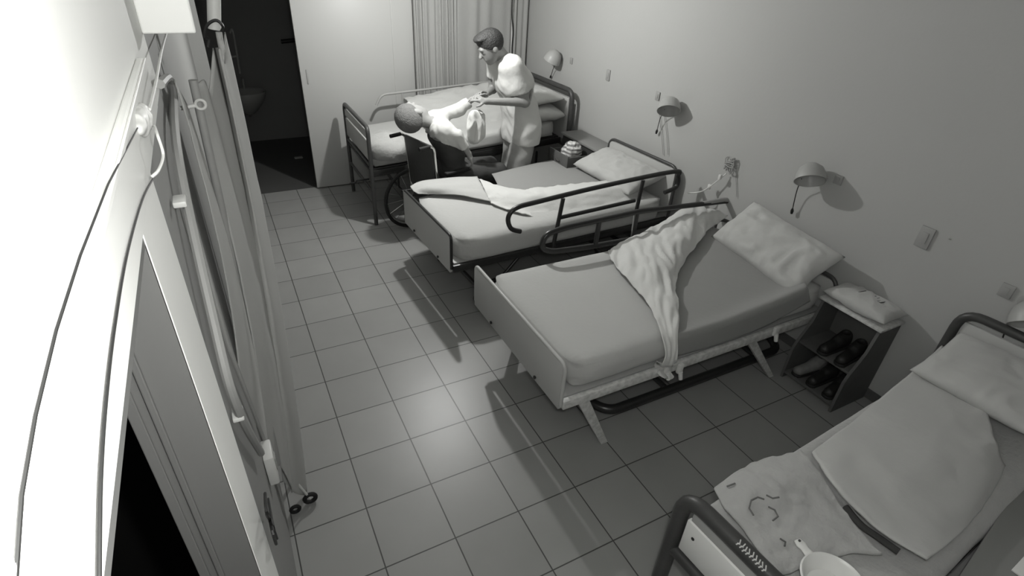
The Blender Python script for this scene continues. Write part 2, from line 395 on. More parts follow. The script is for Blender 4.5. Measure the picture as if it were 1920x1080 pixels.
# ------------------------------------------------------------------ SDF bodies (surface nets)
def surfnet(f, lo, hi, h):
    lo = np.array(lo, float); hi = np.array(hi, float); n = np.ceil((hi - lo) / h).astype(int) + 1
    ax = [lo[i] + h * np.arange(n[i]) for i in range(3)]
    X, Y, Z = np.meshgrid(*ax, indexing='ij'); V = f(np.stack([X, Y, Z], -1).astype(np.float32)).astype(np.float32)
    S = V < 0; nx, ny, nz = V.shape
    acc = np.zeros((nx - 1, ny - 1, nz - 1, 3)); cnt = np.zeros((nx - 1, ny - 1, nz - 1))
    cr = [(a, b, c) for a in (0, 1) for b in (0, 1) for c in (0, 1)]
    sl = lambda o: V[o[0]:nx - 1 + o[0], o[1]:ny - 1 + o[1], o[2]:nz - 1 + o[2]]
    for A in cr:
        for k in range(3):
            if A[k] == 0:
                B = list(A); B[k] = 1; va, vb = sl(A), sl(B); m = (va < 0) != (vb < 0)
                t = np.where(m, va / np.where(m, va - vb, 1), 0)
                for c in range(3): acc[..., c] += m * (A[c] + (t if c == k else 0))
                cnt += m
    act = cnt > 0; ids = -np.ones(act.shape, int); ids[act] = np.arange(act.sum())
    base = np.argwhere(act); P = lo + h * (base + acc[act] / cnt[act][:, None])
    F = []
    for k in range(3):
        sA = [slice(None)] * 3; sB = [slice(None)] * 3; sA[k] = slice(0, -1); sB[k] = slice(1, None)
        a = S[tuple(sA)]; c = S[tuple(sB)]; e_ = np.argwhere(a != c)
        u, v = (k + 1) % 3, (k + 2) % 3
        ok = (e_[:, u] > 0) & (e_[:, v] > 0) & (e_[:, u] < n[u] - 1) & (e_[:, v] < n[v] - 1); e_ = e_[ok]
        def at(du, dv):
            q = e_.copy(); q[:, u] -= du; q[:, v] -= dv; return ids[q[:, 0], q[:, 1], q[:, 2]]
        q = np.stack([at(1, 1), at(0, 1), at(0, 0), at(1, 0)], 1)
        flip = ~S[e_[:, 0], e_[:, 1], e_[:, 2]]; q[flip] = q[flip][:, ::-1]
        F.append(q)
    return P, np.concatenate(F)
def cap(p, a, b, ra, rb):
    a = np.array(a, np.float32); b = np.array(b, np.float32); ab = b - a; t = np.clip(((p - a) @ ab) / (ab @ ab), 0, 1)
    return np.linalg.norm(p - a - t[..., None] * ab, axis=-1) - (ra + (rb - ra) * t)
def ell(p, c, r, Rm=None):
    q = p - np.array(c, np.float32)
    if Rm is not None: q = q @ np.array(Rm, np.float32)
    r = np.array(r, np.float32); k = np.linalg.norm(q / r, axis=-1); return (k - 1) * r.min()
def smin(a, b, k): 
    h = np.clip(.5 + .5 * (b - a) / k, 0, 1); return b * (1 - h) + a * h - k * h * (1 - h)
def wob(p, s, a): return a * (np.sin(p[..., 0] * 31 * s + 2 * np.sin(p[..., 2] * 17 * s)) * np.sin(p[..., 2] * 23 * s + 3 * np.sin(p[..., 1] * 19 * s + p[..., 0] * 9)))
def sdf_obj(name, f, lo, hi, h, mat, parent, label=None):
    P, F = surfnet(f, lo, hi, h); o = mesh_obj(name, P.tolist(), F.tolist(), mat, None, label)
    md = o.modifiers.new('smooth', 'SMOOTH'); md.iterations = 2; md.factor = .5
    if parent: o.parent = parent; o.matrix_parent_inverse = Matrix.Translation(-parent.location)
    return o
def frame(fwd, up):
    f = Vector(fwd).normalized(); u = (Vector(up) - f * Vector(up).dot(f)).normalized(); l = u.cross(f); return f, l, u   # forward, left, up
def head_sdf(c, fwd, up, s=1.):
    f, l, u = frame(fwd, up); Rm = np.array([f, l, u]).T; c = Vector(c)
    W = lambda x, y, z: tuple(c + (f * x + l * y + u * z) * s)
    def g(p):
        d = ell(p, W(-.012, 0, .025), (.098 * s, .076 * s, .095 * s), Rm)
        d = smin(d, ell(p, W(.028, 0, -.045), (.062 * s, .055 * s, .072 * s), Rm), .03 * s)      # jaw
        d = smin(d, cap(p, W(.083, 0, .012), W(.108, 0, -.022), .008 * s, .014 * s), .012 * s)       # nose
        d = smin(d, cap(p, W(.078, -.02, -.058), W(.078, .02, -.058), .010 * s, .010 * s), .008 * s)     # lips
        d = smin(d, ell(p, W(.062, 0, -.095), (.022 * s, .022 * s, .018 * s), Rm), .02 * s)        # chin
        d = smin(d, cap(p, W(.078, -.035, .03), W(.078, .035, .03), .011 * s, .011 * s), .012 * s)      # brow
        for sg in (-1, 1):
            d = smin(d, ell(p, W(-.008, sg * .077, -.01), (.022 * s, .010 * s, .034 * s), Rm), .006 * s)
            d = -smin(-d, ell(p, W(.09, sg * .032, .006), (.016 * s, .016 * s, .011 * s), Rm), .008 * s)
            d = np.minimum(d, ell(p, W(.071, sg * .032, .005), (.013 * s, .013 * s, .013 * s), Rm))
        return d
    return g, W, Rm
def hand_sdf(wrist, dirn, palm_n, side, s=1., curl=.5):
    """palm + 4 fingers + thumb as capsules"""
    f = Vector(dirn).normalized(); nrm = (Vector(palm_n) - f * Vector(palm_n).dot(f)).normalized(); l = nrm.cross(f) * side; w0 = Vector(wrist)
    C = [(w0, w0 + f * .05 * s, .024 * s, .026 * s, 1)]
    C.append((w0 + f * .045 * s - l * .022 * s, w0 + f * .085 * s - l * .026 * s, .014 * s, .012 * s, 1)); C.append((w0 + f * .045 * s + l * .022 * s, w0 + f * .085 * s + l * .026 * s, .014 * s, .012 * s, 1))
    for k, (off, ln) in enumerate(((-.030, .062), (-.010, .075), (.011, .070), (.031, .055))):
        a = w0 + f * .088 * s + l * off * s; ang = curl * (.5 + .12 * k); p = a; r = .0095 * s
        for q in range(3):
            dd = f * math.cos(ang * (q + .6)) + nrm * math.sin(ang * (q + .6)); b_ = p + dd * ln * s * (.45, .32, .25)[q]
            C.append((p, b_, r, r * .9, 0)); p = b_; r *= .9
    a = w0 + f * .025 * s - l * .026 * s; m1 = a + (f * .6 - l * .75 + nrm * .35).normalized() * .042 * s; m2 = m1 + (f * .85 - l * .2 + nrm * .5).normalized() * .032 * s
    C += [(a, m1, .014 * s, .011 * s, 0), (m1, m2, .011 * s, .009 * s, 0)]
    return C
def union(p, caps, k=.03):
    d = None
    for (a, b_, ra, rb) in caps:
        c = cap(p, a, b_, ra, rb); d = c if d is None else smin(d, c, k)
    return d
def with_hands(p, d, hands):
    for H in hands:
        g = None
        for (a, b_, ra, rb, k) in H:
            c = cap(p, a, b_, ra, rb); g = c if g is None else smin(g, c, .008 if k else .003)
        d = smin(d, g, .012)
    return d

# ---- caregiver (stands between the two far beds, bends over the wheelchair)
care = empty('person', (2.35, 1.84, 0), 'standing caregiver in white scrubs bending over the wheelchair patient, short dark hair', 'person')
hc = (1.985, 1.83, 1.665)
hg, HW, HR = head_sdf(hc, (-.84, .08, -.54), (-.50, 0, .85), 1.14)
ns = (2.145, 1.67, 1.545); fs_ = (2.11, 2.02, 1.53)
elbN = PY(985, 192, 1.64); wrN = PY(912, 190, 1.66); elbF = Vector((2.16, 2.12, 1.24)); wrF = PY(912, 176, 1.93)
hN = hand_sdf(wrN, PY(885, 183, 1.70) - wrN, (0, .5, -1), 1, 1.05, .7); hF = hand_sdf(wrF, PY(888, 172, 1.86) - wrF, (0, -.6, -.8), -1, 1.05, .7)
def torso_care(p, o=0.):
    d = cap(p, (2.345, 1.76, .98), (2.345, 1.92, .98), .135 + o, .135 + o)
    d = smin(d, cap(p, (2.305, 1.78, 1.15), (2.305, 1.91, 1.15), .130 + o, .130 + o), .08)
    d = smin(d, cap(p, (2.235, 1.76, 1.36), (2.235, 1.92, 1.36), .138 + o, .140 + o), .08)
    return smin(d, cap(p, (2.16, 1.71, 1.515), (2.14, 1.96, 1.515), .082 + o, .082 + o), .08)
legC = [((2.335, 1.76, .93), (2.28, 1.75, .50), .095, .062), ((2.28, 1.75, .50), (2.33, 1.75, .09), .058, .042), ((2.355, 1.93, .93), (2.33, 1.95, .50), .095, .062), ((2.33, 1.95, .50), (2.41, 1.95, .09), .058, .042)]
armC = [(ns, elbN, .052, .042), (elbN, wrN, .042, .028), (fs_, elbF, .052, .042), (elbF, wrF, .042, .028)]
def body_care(p):
    d = torso_care(p); d = smin(d, union(p, legC), .05); d = smin(d, union(p, armC, .02), .035)
    d = smin(d, cap(p, (2.15, 1.84, 1.54), HW(-.045, 0, -.06), .056, .052), .04); d = smin(d, hg(p), .02)
    return with_hands(p, d, (hN, hF))
sdf_obj('body', body_care, (1.65, 1.45, .02), (2.75, 2.3, 1.95), .0085, 'skin', care)
def hair_care(p):
    f, l, u = frame((-.84, .08, -.54), (-.50, 0, .85))
    d = ell(p, HW(-.018, 0, .030), (.120, .097, .114), HR)
    q = p - np.array(hc, np.float32); lx = q @ np.array(f, np.float32); lz = q @ np.array(u, np.float32)
    d = np.maximum(d, -(lz - (-.015 + np.clip(lx, -.13, .1) * .85)))                  # hairline rises to the front
    d = smin(d, ell(p, HW(.055, 0, .105), (.042, .062, .020), HR), .04)
    return d + wob(p, 5, .0015)
sdf_obj('hair', hair_care, (1.75, 1.66, 1.48), (2.25, 2.02, 1.93), .006, 'hair', care)
def shirt_care(p):
    d = torso_care(p, .018)
    d = smin(d, cap(p, (2.345, 1.76, .84), (2.345, 1.92, .84), .150, .158), .08)
    ux = Vector(elbN) - Vector(ns); d = smin(d, cap(p, ns, tuple(Vector(ns) + ux * .80), .062, .062), .045)
    ux = elbF - Vector(fs_); d = smin(d, cap(p, fs_, tuple(Vector(fs_) + ux * .6), .062, .062), .045)
    d = d + wob(p, 1, .004)
    d = np.maximum(d, .80 - p[..., 2])
    for s_, e_, t in ((Vector(ns), Vector(elbN), .74), (Vector(fs_), elbF, .55)):
        n_ = (e_ - s_).normalized(); c_ = s_ + (e_ - s_) * t
        near = np.linalg.norm(p - np.array(c_, np.float32), axis=-1) < .115
        d = np.where(near & (((p - np.array(c_, np.float32)) @ np.array(n_, np.float32)) > 0), np.maximum(d, ((p - np.array(c_, np.float32)) @ np.array(n_, np.float32))), d)
    nk = np.array((2.09, 1.84, 1.635), np.float32)
    return np.maximum(d, .07 - np.linalg.norm(p - nk, axis=-1))
sdf_obj('shirt', shirt_care, (1.95, 1.45, .75), (2.75, 2.3, 1.65), .0085, 'shirt', care)
def trou_care(p):
    d = union(p, [(a, b_, ra + .028, rb + .055) for a, b_, ra, rb in legC], .07) + wob(p, .8, .005)
    return np.maximum(np.maximum(d, .06 - p[..., 2]), p[..., 2] - .84)
sdf_obj('trousers', trou_care, (2.08, 1.5, .03), (2.75, 2.2, 1.05), .009, 'trousers', care)
for y, x in ((1.75, 2.32), (1.95, 2.40)):
    def shoe(p, x=x, y=y):
        d = smin(cap(p, (x + .04, y, .045), (x - .14, y, .038), .046, .038), cap(p, (x + .02, y, .08), (x - .0, y, .06), .045, .045), .03); return np.maximum(d, .003 - p[..., 2])
    sdf_obj('shoe', shoe, (x - .25, y - .1, -.02), (x + .15, y + .1, .15), .007, 'board_white', care)

# ---- patient in the wheelchair, slumped back with one arm held up
pat = empty('person', (1.60, 1.75, .0), 'patient slumped back in the wheelchair in a white shirt, one arm held up', 'person')
hp = (1.225, 1.76, 1.135)
pg, PW, PR = head_sdf(hp, (.15, .75, .62), (-.90, .1, .35), 1.28)
nsP = Vector((1.44, 1.60, 1.04)); fsP = Vector((1.47, 1.90, 1.07))
eN = PY(857, 254, 1.55); wN = PY(879, 288, 1.54); eF = PY(860, 206, 1.84); wF = PY(886, 186, 1.80)
hPN = hand_sdf(wN, (.35, 0, -.9), (-.8, .3, -.3), 1, .95, .6); hPF = hand_sdf(wF, PY(905, 178, 1.79) - wF, (0, -.5, -.8), -1, .95, .5)
def torso_p(p, o=0.):
    d = cap(p, (1.60, 1.67, .60), (1.60, 1.83, .60), .12 + o, .12 + o)
    d = smin(d, cap(p, (1.56, 1.70, .80), (1.56, 1.81, .80), .11 + o, .11 + o), .07)
    d = smin(d, cap(p, (1.49, 1.68, .95), (1.50, 1.83, .95), .11 + o, .11 + o), .07)
    return smin(d, cap(p, (1.44, 1.63, 1.035), (1.46, 1.87, 1.06), .065 + o, .065 + o), .06)
legP = [((1.63, 1.67, .60), (2.02, 1.66, .58), .085, .060), ((2.02, 1.66, .58), (2.12, 1.67, .20), .055, .038), ((1.63, 1.83, .60), (2.02, 1.86, .58), .085, .060), ((2.02, 1.86, .58), (2.12, 1.85, .20), .055, .038)]
armP = [(nsP, eN, .046, .036), (eN, wN, .036, .024), (fsP, eF, .046, .036), (eF, wF, .036, .024)]
def body_p(p):
    d = torso_p(p); d = smin(d, union(p, legP), .05); d = smin(d, union(p, armP, .02), .03)
    d = smin(d, cap(p, (1.42, 1.755, 1.07), PW(-.02, 0, -.06), .052, .05), .04); d = smin(d, pg(p), .02)
    return with_hands(p, d, (hPN, hPF))
sdf_obj('body', body_p, (.98, 1.40, .08), (2.3, 2.1, 1.45), .0085, 'skin_old', pat)
def hair_p(p):
    d = ell(p, PW(-.018, 0, .030), (.132, .105, .125), PR); f, l, u = frame((.15, .75, .62), (-.90, .1, .35))
    q = p - np.array(hp, np.float32); lx = q @ np.array(f, np.float32); lz = q @ np.array(u, np.float32)
    return np.maximum(d, -(lz - (-.02 + np.clip(lx, -.1, .1) * .75))) + wob(p, 5, .001)
sdf_obj('hair', hair_p, (.98, 1.58, .95), (1.4, 1.95, 1.35), .006, 'hair_grey', pat)
def shirt_p(p):
    d = torso_p(p, .022); d = np.maximum(d, .90 - p[..., 2] + (1.52 - p[..., 0]) * .5 + .012 * np.sin(p[..., 1] * 40))
    d = smin(d, union(p, [(nsP, eN, .056, .050), (eN, tuple(eN + (wN - eN) * .7), .048, .042), (fsP, eF, .060, .056), (eF, tuple(eF + (wF - eF) * .8), .054, .048)], .03), .035) + fold_np(p, .004)
    for a, b_, t in ((eN, wN, .68), (eF, wF, .75)):
        n_ = np.array((b_ - a).normalized(), np.float32); c_ = np.array(a + (b_ - a) * t, np.float32)
        near = np.linalg.norm(p - c_, axis=-1) < .1; s_ = (p - c_) @ n_
        d = np.where(near & (s_ > 0), np.maximum(d, s_), d)
    return np.maximum(d, .06 - np.linalg.norm(p - np.array((1.345, 1.755, 1.13), np.float32), axis=-1))
def fold_np(p, a): return a * np.sin(p[..., 0] * 60 + 40 * p[..., 2] + 3 * np.sin(p[..., 1] * 30)) * np.sin(p[..., 2] * 22 + p[..., 1] * 20)
sdf_obj('shirt', shirt_p, (1.25, 1.40, .6), (1.95, 2.1, 1.4), .0085, 'shirt', pat)
def trou_p(p):
    d = union(p, [(a, b_, ra + .016, rb + .024) for a, b_, ra, rb in legP], .04); d = smin(d, torso_p(p, .010), .03) + wob(p, .8, .004)
    return np.maximum(np.maximum(d, .22 - p[..., 2]), p[..., 2] - .95)
sdf_obj('trousers', trou_p, (1.36, 1.45, .15), (2.3, 2.05, .98), .009, 'dark_cloth', pat)
for y in (1.67, 1.85):
    def sh2(p, y=y):
        d = cap(p, (2.10, y, .17), (2.24, y, .155), .044, .036); return np.maximum(d, .125 - p[..., 2])
    sdf_obj('shoe', sh2, (2.0, y - .1, .1), (2.35, y + .1, .25), .008, 'shoe', pat)

# ---- wheelchair
wc = empty('wheelchair', (1.335, 1.72, 0), 'black wheelchair with dark vinyl back standing between the two far beds', 'wheelchair', math.radians(15))
def wcp(mb, name, mat, par=wc, label=None): return mb.build(name, mat, par, label=label)
wcp(MB().box((-.02, -.20, .43), (.40, .20, .475), .015), 'seat', 'vinyl')
b = MB().box((-.02, -.21, .50), (.0, .21, .955), .008, rot=Matrix.Rotation(math.radians(-5), 4, 'Y')); wcp(b, 'backrest', 'vinyl')
for s in (-1, 1):
    y = s * .225
    wcp(MB().tube(fillet([(.10, y, .40), (-.04, y, .45), (-.085, y, .95), (-.20, y, .955)], .05), .012), 'back_post', 'chrome')
    wcp(MB().tube([(-.13, y, .955), (-.235, y, .95)], .017), 'push_handle', 'rubber')
    wcp(MB().tube(fillet([(-.03, y, .64), (.30, y, .66), (.36, y, .42), (.42, y, .18)], .05), .011), 'side_frame', 'black_metal')
    wcp(MB().box((.03, y - .026, .665), (.30, y + .026, .695), .01), 'armrest', 'rubber')
    wcp(MB().box((.36, y - s * .16 - .06, .115), (.50, y - s * .16 + .08, .128) if False else (.66, y - s * .16 + .06, .125), .006), 'footrest', 'black_metal')
    wcp(MB().tube([(.42, y, .20), (.60, y - s * .05, .125)], .010), 'footrest_bar', 'black_metal')
    yw = s * .275
    wh = wcp(MB().torus((-.02, yw, .30), .285, .017, 'y', 48, 8), 'rear_wheel', 'rubber')
    wcp(MB().torus((-.02, yw + s * .025, .30), .255, .008, 'y', 40, 6), 'hand_rim', 'chrome', wh)
    sp = MB()
    for k in range(16):
        a = k * math.pi / 8; sp.tube([(-.02, yw, .30), (-.02 + .275 * math.cos(a), yw, .30 + .275 * math.sin(a))], .0018, 5)
    sp.lathe([(.02, -.02), (.025, -.01), (.025, .01), (.02, .02)], (-.02, yw, .30), 12, Matrix.Rotation(math.pi / 2, 4, 'X'))
    wcp(sp, 'spokes', 'chrome', wh)
    c = wcp(MB().torus((.40, s * .20, .075), .058, .016, 'y', 20, 8), 'front_caster', 'rubber')
    wcp(MB().tube(fillet([(.40, s * .20, .075), (.43, s * .20, .15), (.38, s * .20, .24)], .03), .010), 'caster_fork', 'chrome', c)
# white towel held in the caregiver's hand
cp = PY(891, 238, 1.66)
o = bundle('towel', cp, (.075, .05, .135), 'white', seed=5, amp=.034, fs=13, zs=.3); tag(o, 'small bunched white towel hanging below the caregiver\'s hands', 'towel')

# ------------------------------------------------------------------ wall lamps, plates
def wall_lamp(px, py, label, tilt, cord):
    p = PX(px, py, XR); e = empty('wall_lamp', p, label, 'lamp', 0, 'reading lamps on the right wall')
    MB().lathe([(.035, 0), (.035, .012), (.02, .016)], (0, 0, 0), 16, Matrix.Rotation(-math.pi / 2, 4, 'Y')).build('wall_plate', 'plastic_grey', e)
    MB().tube(spline([(-.01, 0, 0), (-.05, -.03, .015), (-.085, -.06, .02)]), .006).build('arm', 'grey_metal', e)
    prof_ = [(.012, .055), (.030, .05), (.058, .028), (.074, -.01), (.079, -.045), (.075, -.045), (.068, -.008), (.052, .02), (.02, .042)]; prof = [(a * 1.22, b_ * 1.22) for a, b_ in prof_]
    m = Matrix.Rotation(math.radians(tilt[0]), 4, 'X') @ Matrix.Rotation(math.radians(tilt[1]), 4, 'Y')
    MB().lathe(prof, (-.10, -.07, .0), 28, m).build('shade', 'shade', e)
    if cord:
        pts = [Vector(q) - p for q in cord]; MB().tube(spline(pts), .0035, 6).build('pull_cord', 'cable_b', e)
        a, b_ = pts[-2], pts[-1]; d = (b_ - a).normalized(); MB().tube([b_ - d * .004, b_ + d * .012, b_ + d * .035], [.006, .011, .008]).build('cord_switch', 'cable_b', e)
    return e
wall_lamp(1047, 103, 'reading lamp on the right wall above the farthest bed', (20, 15), [PX(1042, 118, 3.08), PX(1037, 130, 3.12), PX(1033, 142, 3.14)])
wall_lamp(1262, 192, 'reading lamp above the pillow of the second farthest bed', (-35, 25), [PX(1246, 205, 3.08), PX(1238, 222, 3.12), PX(1232, 244, 3.14)])
wall_lamp(1522, 315, 'reading lamp above the bed with the large crumpled white sheet', (-35, 25), [PX(1503, 335, 3.08), PX(1494, 358, 3.12), PX(1486, 392, 3.14)])
wall_lamp(1925, 566, 'reading lamp at the right edge above the nearest bed', (-35, 25), [PX(1905, 582, 3.08), PX(1888, 612, 3.12), PX(1873, 655, 3.14)])
def plate(px, py, w_, h_, label, mat='plastic_grey', name='wall_socket', cat='socket'):
    p = PX(px, py, XR); e = empty(name, p, label, cat, 0)
    MB().box((-.011, -w_ / 2, -h_ / 2), (0, w_ / 2, h_ / 2), .003).build('cover_plate', mat, e)
    MB().box((-.015, -w_ * .22, -h_ * .25), (-.011, w_ * .22, h_ * .25), .001).build('insert', mat, e)
plate(1141, 141, .055, .10, 'small grey wall plate between the first two reading lamps')
plate(1072, 114, .045, .06, 'tiny wall plate just right of the farthest reading lamp')
plate(1234, 180, .05, .07, 'wall plate just left of the second reading lamp')
plate(1573, 337, .055, .06, 'wall plate just right of the third reading lamp')
plate(1735, 445, .075, .125, 'large grey wall plate alone in the middle of the right wall')
plate(1888, 545, .06, .075, 'grey wall plate just left of the reading lamp over the nearest bed')
o = MB().lathe([(.006, 0), (.006, .004), (.003, .006)], PX(1781, 447, XR), 10, Matrix.Rotation(-math.pi / 2, 4, 'Y')).build('wall_anchor', 'plastic_grey'); tag(o, 'small plugged screw hole right of the large wall plate', 'screw')
# call cord cluster between bed two and three
e = empty('call_button_cable', PX(1368, 315, XR), 'tangled bunch of thin cables on the wall between the two middle beds', 'cable')
b = MB()
for k in range(7):
    a = [PX(1368 + random.uniform(-12, 12), 312 + random.uniform(-16, 16), XR - random.uniform(.01, .04)) - e.location for _ in range(5)]
    b.tube(spline(a), .004, 6)
b.build('loop', 'plastic_grey', e)
MB().tube(spline([PX(1362, 325, 3.14) - e.location, PX(1350, 335, 3.12) - e.location, PX(1328, 352, 3.1) - e.location, PX(1312, 360, 3.05) - e.location, PX(1290, 362, 3.02) - e.location]), .005, 6).build('lead', 'cable_w', e)
MB().tube(spline([PX(1379, 320, 3.16) - e.location, PX(1381, 370, 3.16) - e.location]), .0025, 6).build('thin_wire', 'plastic_grey', e)
for q in ((1350, 332), (1330, 350)):
    c = PX(*q, 3.11) - e.location; MB().box(c - Vector((.01, .012, .02)), c + Vector((.01, .012, .02)), .005).build('connector', 'plastic', e)
# thin wires below lamp two
o = MB().tube(spline([PX(1236, 215, 3.155), PX(1240, 250, 3.155), PX(1243, 290, 3.155)]), .003, 6).tube(spline([PX(1245, 210, 3.155), PX(1250, 255, 3.155), PX(1252, 290, 3.155)]), .003, 6).build('wall_wire', 'plastic_grey'); tag(o, 'pair of thin wires running down the wall under the second reading lamp', 'wire')

# ------------------------------------------------------------------ BED 1 (farthest)
b1 = empty('hospital_bed', (.915, 2.60, 0), 'farthest hospital bed under the curtained window with barred dark metal ends', 'bed', 0, 'hospital beds')
L1, W1 = 2.14, .47
f = b1
TILT = Matrix.Rotation(math.radians(-3.6), 4, 'Y')
fb = MB().tube(fillet([(0, -W1, .01), (0, -W1, .97), (0, W1, .97), (0, W1, .01)], .07), .02); fb.tube([(0, -W1, .60), (0, W1, .60)], .014); fb.tube([(0, -W1, .34), (0, W1, .34)], .014)
fbo = fb.build('footboard', 'dark_metal', f)
MB().box((-.008, -W1 + .03, .65), (.008, W1 - .03, .83), .003).build('foot_panel', 'panel', fbo, label='pale panel')
MB().box((-.008, -W1 + .03, .855), (.008, W1 - .03, .92), .003).build('foot_panel', 'panel', fbo)
hb = MB().tube(fillet([(L1, -W1 - .07, .01), (L1, -W1 - .07, 1.18), (L1, W1, 1.18), (L1, W1, .01)], .10), .026); hb.tube([(L1, -W1, .60), (L1, W1, .60)], .014)
hbo = hb.build('headboard', 'dark_metal', f)
MB().box((L1 - .01, -W1 - .02, .66), (L1 + .01, W1 - .04, 1.10), .003).build('head_panel', 'panel', hbo, label='pale panel')
for s in (-1, 1):
    MB().box((.02, s * W1 - .012, .50), (L1 - .02, s * W1 + .012, .56), .003, rot=TILT).build('side_rail', 'black_metal', f)
MB().box((.03, -W1 + .02, .54), (L1 - .03, W1 - .02, .57), .004, rot=TILT).build('bed_base', 'black_metal', f)
MB().tube(fillet([(.02, -.25, .40), (-.10, -.25, .40), (-.10, -.20, .36), (-.16, -.2, .36)], .02), .009).build('crank_handle', 'black_metal', f)
MB().tube([(.3, -W1 + .05, .30), (1.9, -W1 + .05, .30)], .014).tube([(.3, W1 - .05, .30), (1.9, W1 - .05, .30)], .014).tube([(.3, -W1 + .05, .3), (.3, W1 - .05, .3)], .014).tube([(1.9, -W1 + .05, .3), (1.9, W1 - .05, .3)], .014).tube([(.3, -.3, .3), (.3, -.3, .5)], .012).tube([(1.9, -.3, .3), (1.9, -.3, .5)], .012).build('under_frame', 'black_metal', f)
MB().tube(fillet([(.33, W1 - .02, .93), (.39, W1 - .02, 1.035), (1.56, W1 - .02, 1.10), (L1, W1 - .02, 1.12)], .06), .013).tube([(.62, W1 - .02, .60), (.62, W1 - .02, 1.05)], .009).build('far_guard_rail', 'grey_metal', f)
bm1 = rbox_mattress(L1 - .12, .06, W1 * 2 - .03, .57, .73, .05, 3); bm1.transform(TILT); bm_obj('mattress', bm1, 'sheet', f)
pillow_mesh('pillow', .44, .66, .19, 'pillow', (2.79, 2.42, .925), (0, 0, .05), 3); o = bpy.context.scene.objects['pillow']; tag(o, 'thick lower pillow at the head of the farthest bed', 'pillow', 'pillows')
o = pillow_mesh('pillow', .44, .62, .12, 'pillow', (2.80, 2.44, 1.075), (0, -.1, -.05), 5); tag(o, 'flatter upper pillow stacked on another on the farthest bed', 'pillow', 'pillows')
# bed-length white quilt pushed to the wall side
ctrl = [[(1.55, 3.05, .74), (1.85, 3.06, .76), (2.1, 3.06, .78), (2.5, 3.06, .80), (2.85, 3.06, .84)],
        [PY(758, 188, 3.0), PY(800, 180, 3.0), PY(850, 170, 3.0), PY(905, 160, 3.0), PY(950, 153, 3.0)],
        [PY(770, 200, 2.8), PY(805, 194, 2.8), PY(850, 187, 2.8), PY(910, 178, 2.8), PY(960, 170, 2.8)],
        [PY(790, 222, 2.62), PY(830, 218, 2.62), PY(870, 212, 2.6), PY(925, 204, 2.6), PY(975, 196, 2.6)],
        [(1.62, 2.5, .745), (1.9, 2.48, .76), (2.1, 2.46, .775), (2.4, 2.46, .795), (2.66, 2.46, .815)]]
ctrl = [[Vector(q) for q in rw] for rw in ctrl]
o = cloth('quilt', ctrl, 'pillow', .018, 8, 3, 10, .012); tag(o, 'crumpled white quilt pushed against the wall side of the farthest bed', 'bedding')
o = bundle('blanket', (1.12, 2.27, .74), (.18, .24, .12), 'blanket', 8, .035, 3.6, flat=.8); tag(o, 'folded pale blanket bundled at the foot of the farthest bed', 'blanket')

# ------------------------------------------------------------------ bedside cabinet between bed 1 and 2
nc = empty('bedside_cabinet', (2.96, 1.69, 0), 'dark bedside cabinet with a grey top between the two far beds', 'cabinet')
MB().box((-.04, -.36, .05), (.19, .27, .775), .006).build('body', 'vinyl', nc)
MB().box((-.06, -.38, .775), (.195, .29, .80), .006).build('top', 'cabinet', nc)
b = MB(); b.box((-.33, -.30, .60), (-.04, .02, .612)); b.box((-.33, -.30, .60), (-.04, -.288, .73)); b.box((-.33, .008, .60), (-.04, .02, .73)); b.box((-.345, -.31, .59), (-.33, .03, .745), .003)
dr = b.build('drawer', 'wood', nc, label='pulled-out drawer'); MB().tube([(-.355, -.18, .67), (-.355, -.10, .67)], .006).build('handle', 'chrome', dr)
dr = MB().box((-.055, -.34, .09), (-.04, .25, .56), .004).build('door', 'wood', nc); MB().tube([(-.065, .18, .30), (-.065, .18, .40)], .006).build('handle', 'chrome', dr)
o = bundle('striped_towel', (2.765, 1.545, .72), (.085, .10, .10), 'stripe', 11, .02, 14, flat=.9); tag(o, 'rolled striped towel in the open drawer of the bedside cabinet', 'towel')

# ------------------------------------------------------------------ hospital beds 2 and 3 : shared frame builder
def ward_bed(loc, rz, L, W, label, zf=(.40, .69), hz=.90, base=False, panel='panel', edge='black_metal'):
    e = empty('hospital_bed', loc, label, 'bed', rz, 'hospital beds')
    w = W / 2
    fb = MB().box((-.012, -w, zf[0] + .0), (.012, w, zf[1]), .006).build('footboard', panel, e)
    MB().tube(fillet([(0, -w - .004, zf[0] + .03), (0, -w - .004, zf[1] + .004), (0, w + .004, zf[1] + .004), (0, w + .004, zf[0] + .03)], .04), .011).build('edge_tube', edge, fb)
    for y in (-w * .55, w * .5):
        MB().lathe([(.008, 0), (.012, .006), (.006, .012)], (-.012, y, zf[0] + .03), 10, Matrix.Rotation(-math.pi / 2, 4, 'Y')).build('bolt', 'black_metal', fb)
    for s in (-1, 1):
        MB().box((.01, s * w - .016, .40), (L - .02, s * w + .016, .455), .005).build('side_rail', 'light_metal' if base else 'black_metal', e)
    MB().box((.03, -w + .02, .44), (L - .03, w - .02, .458), .003).build('bed_base', 'grey_metal', e)
    hb = MB().tube(fillet([(L, -w + .0, .42), (L, -w, hz), (L, w, hz), (L, w, .42)], .09), .014).build('headboard', 'dark_metal', e)
    MB().box((L - .008, -w + .015, .50), (L + .008, w - .015, hz - .02), .004).build('head_panel', 'panel', hb, label='pale panel')
    return e
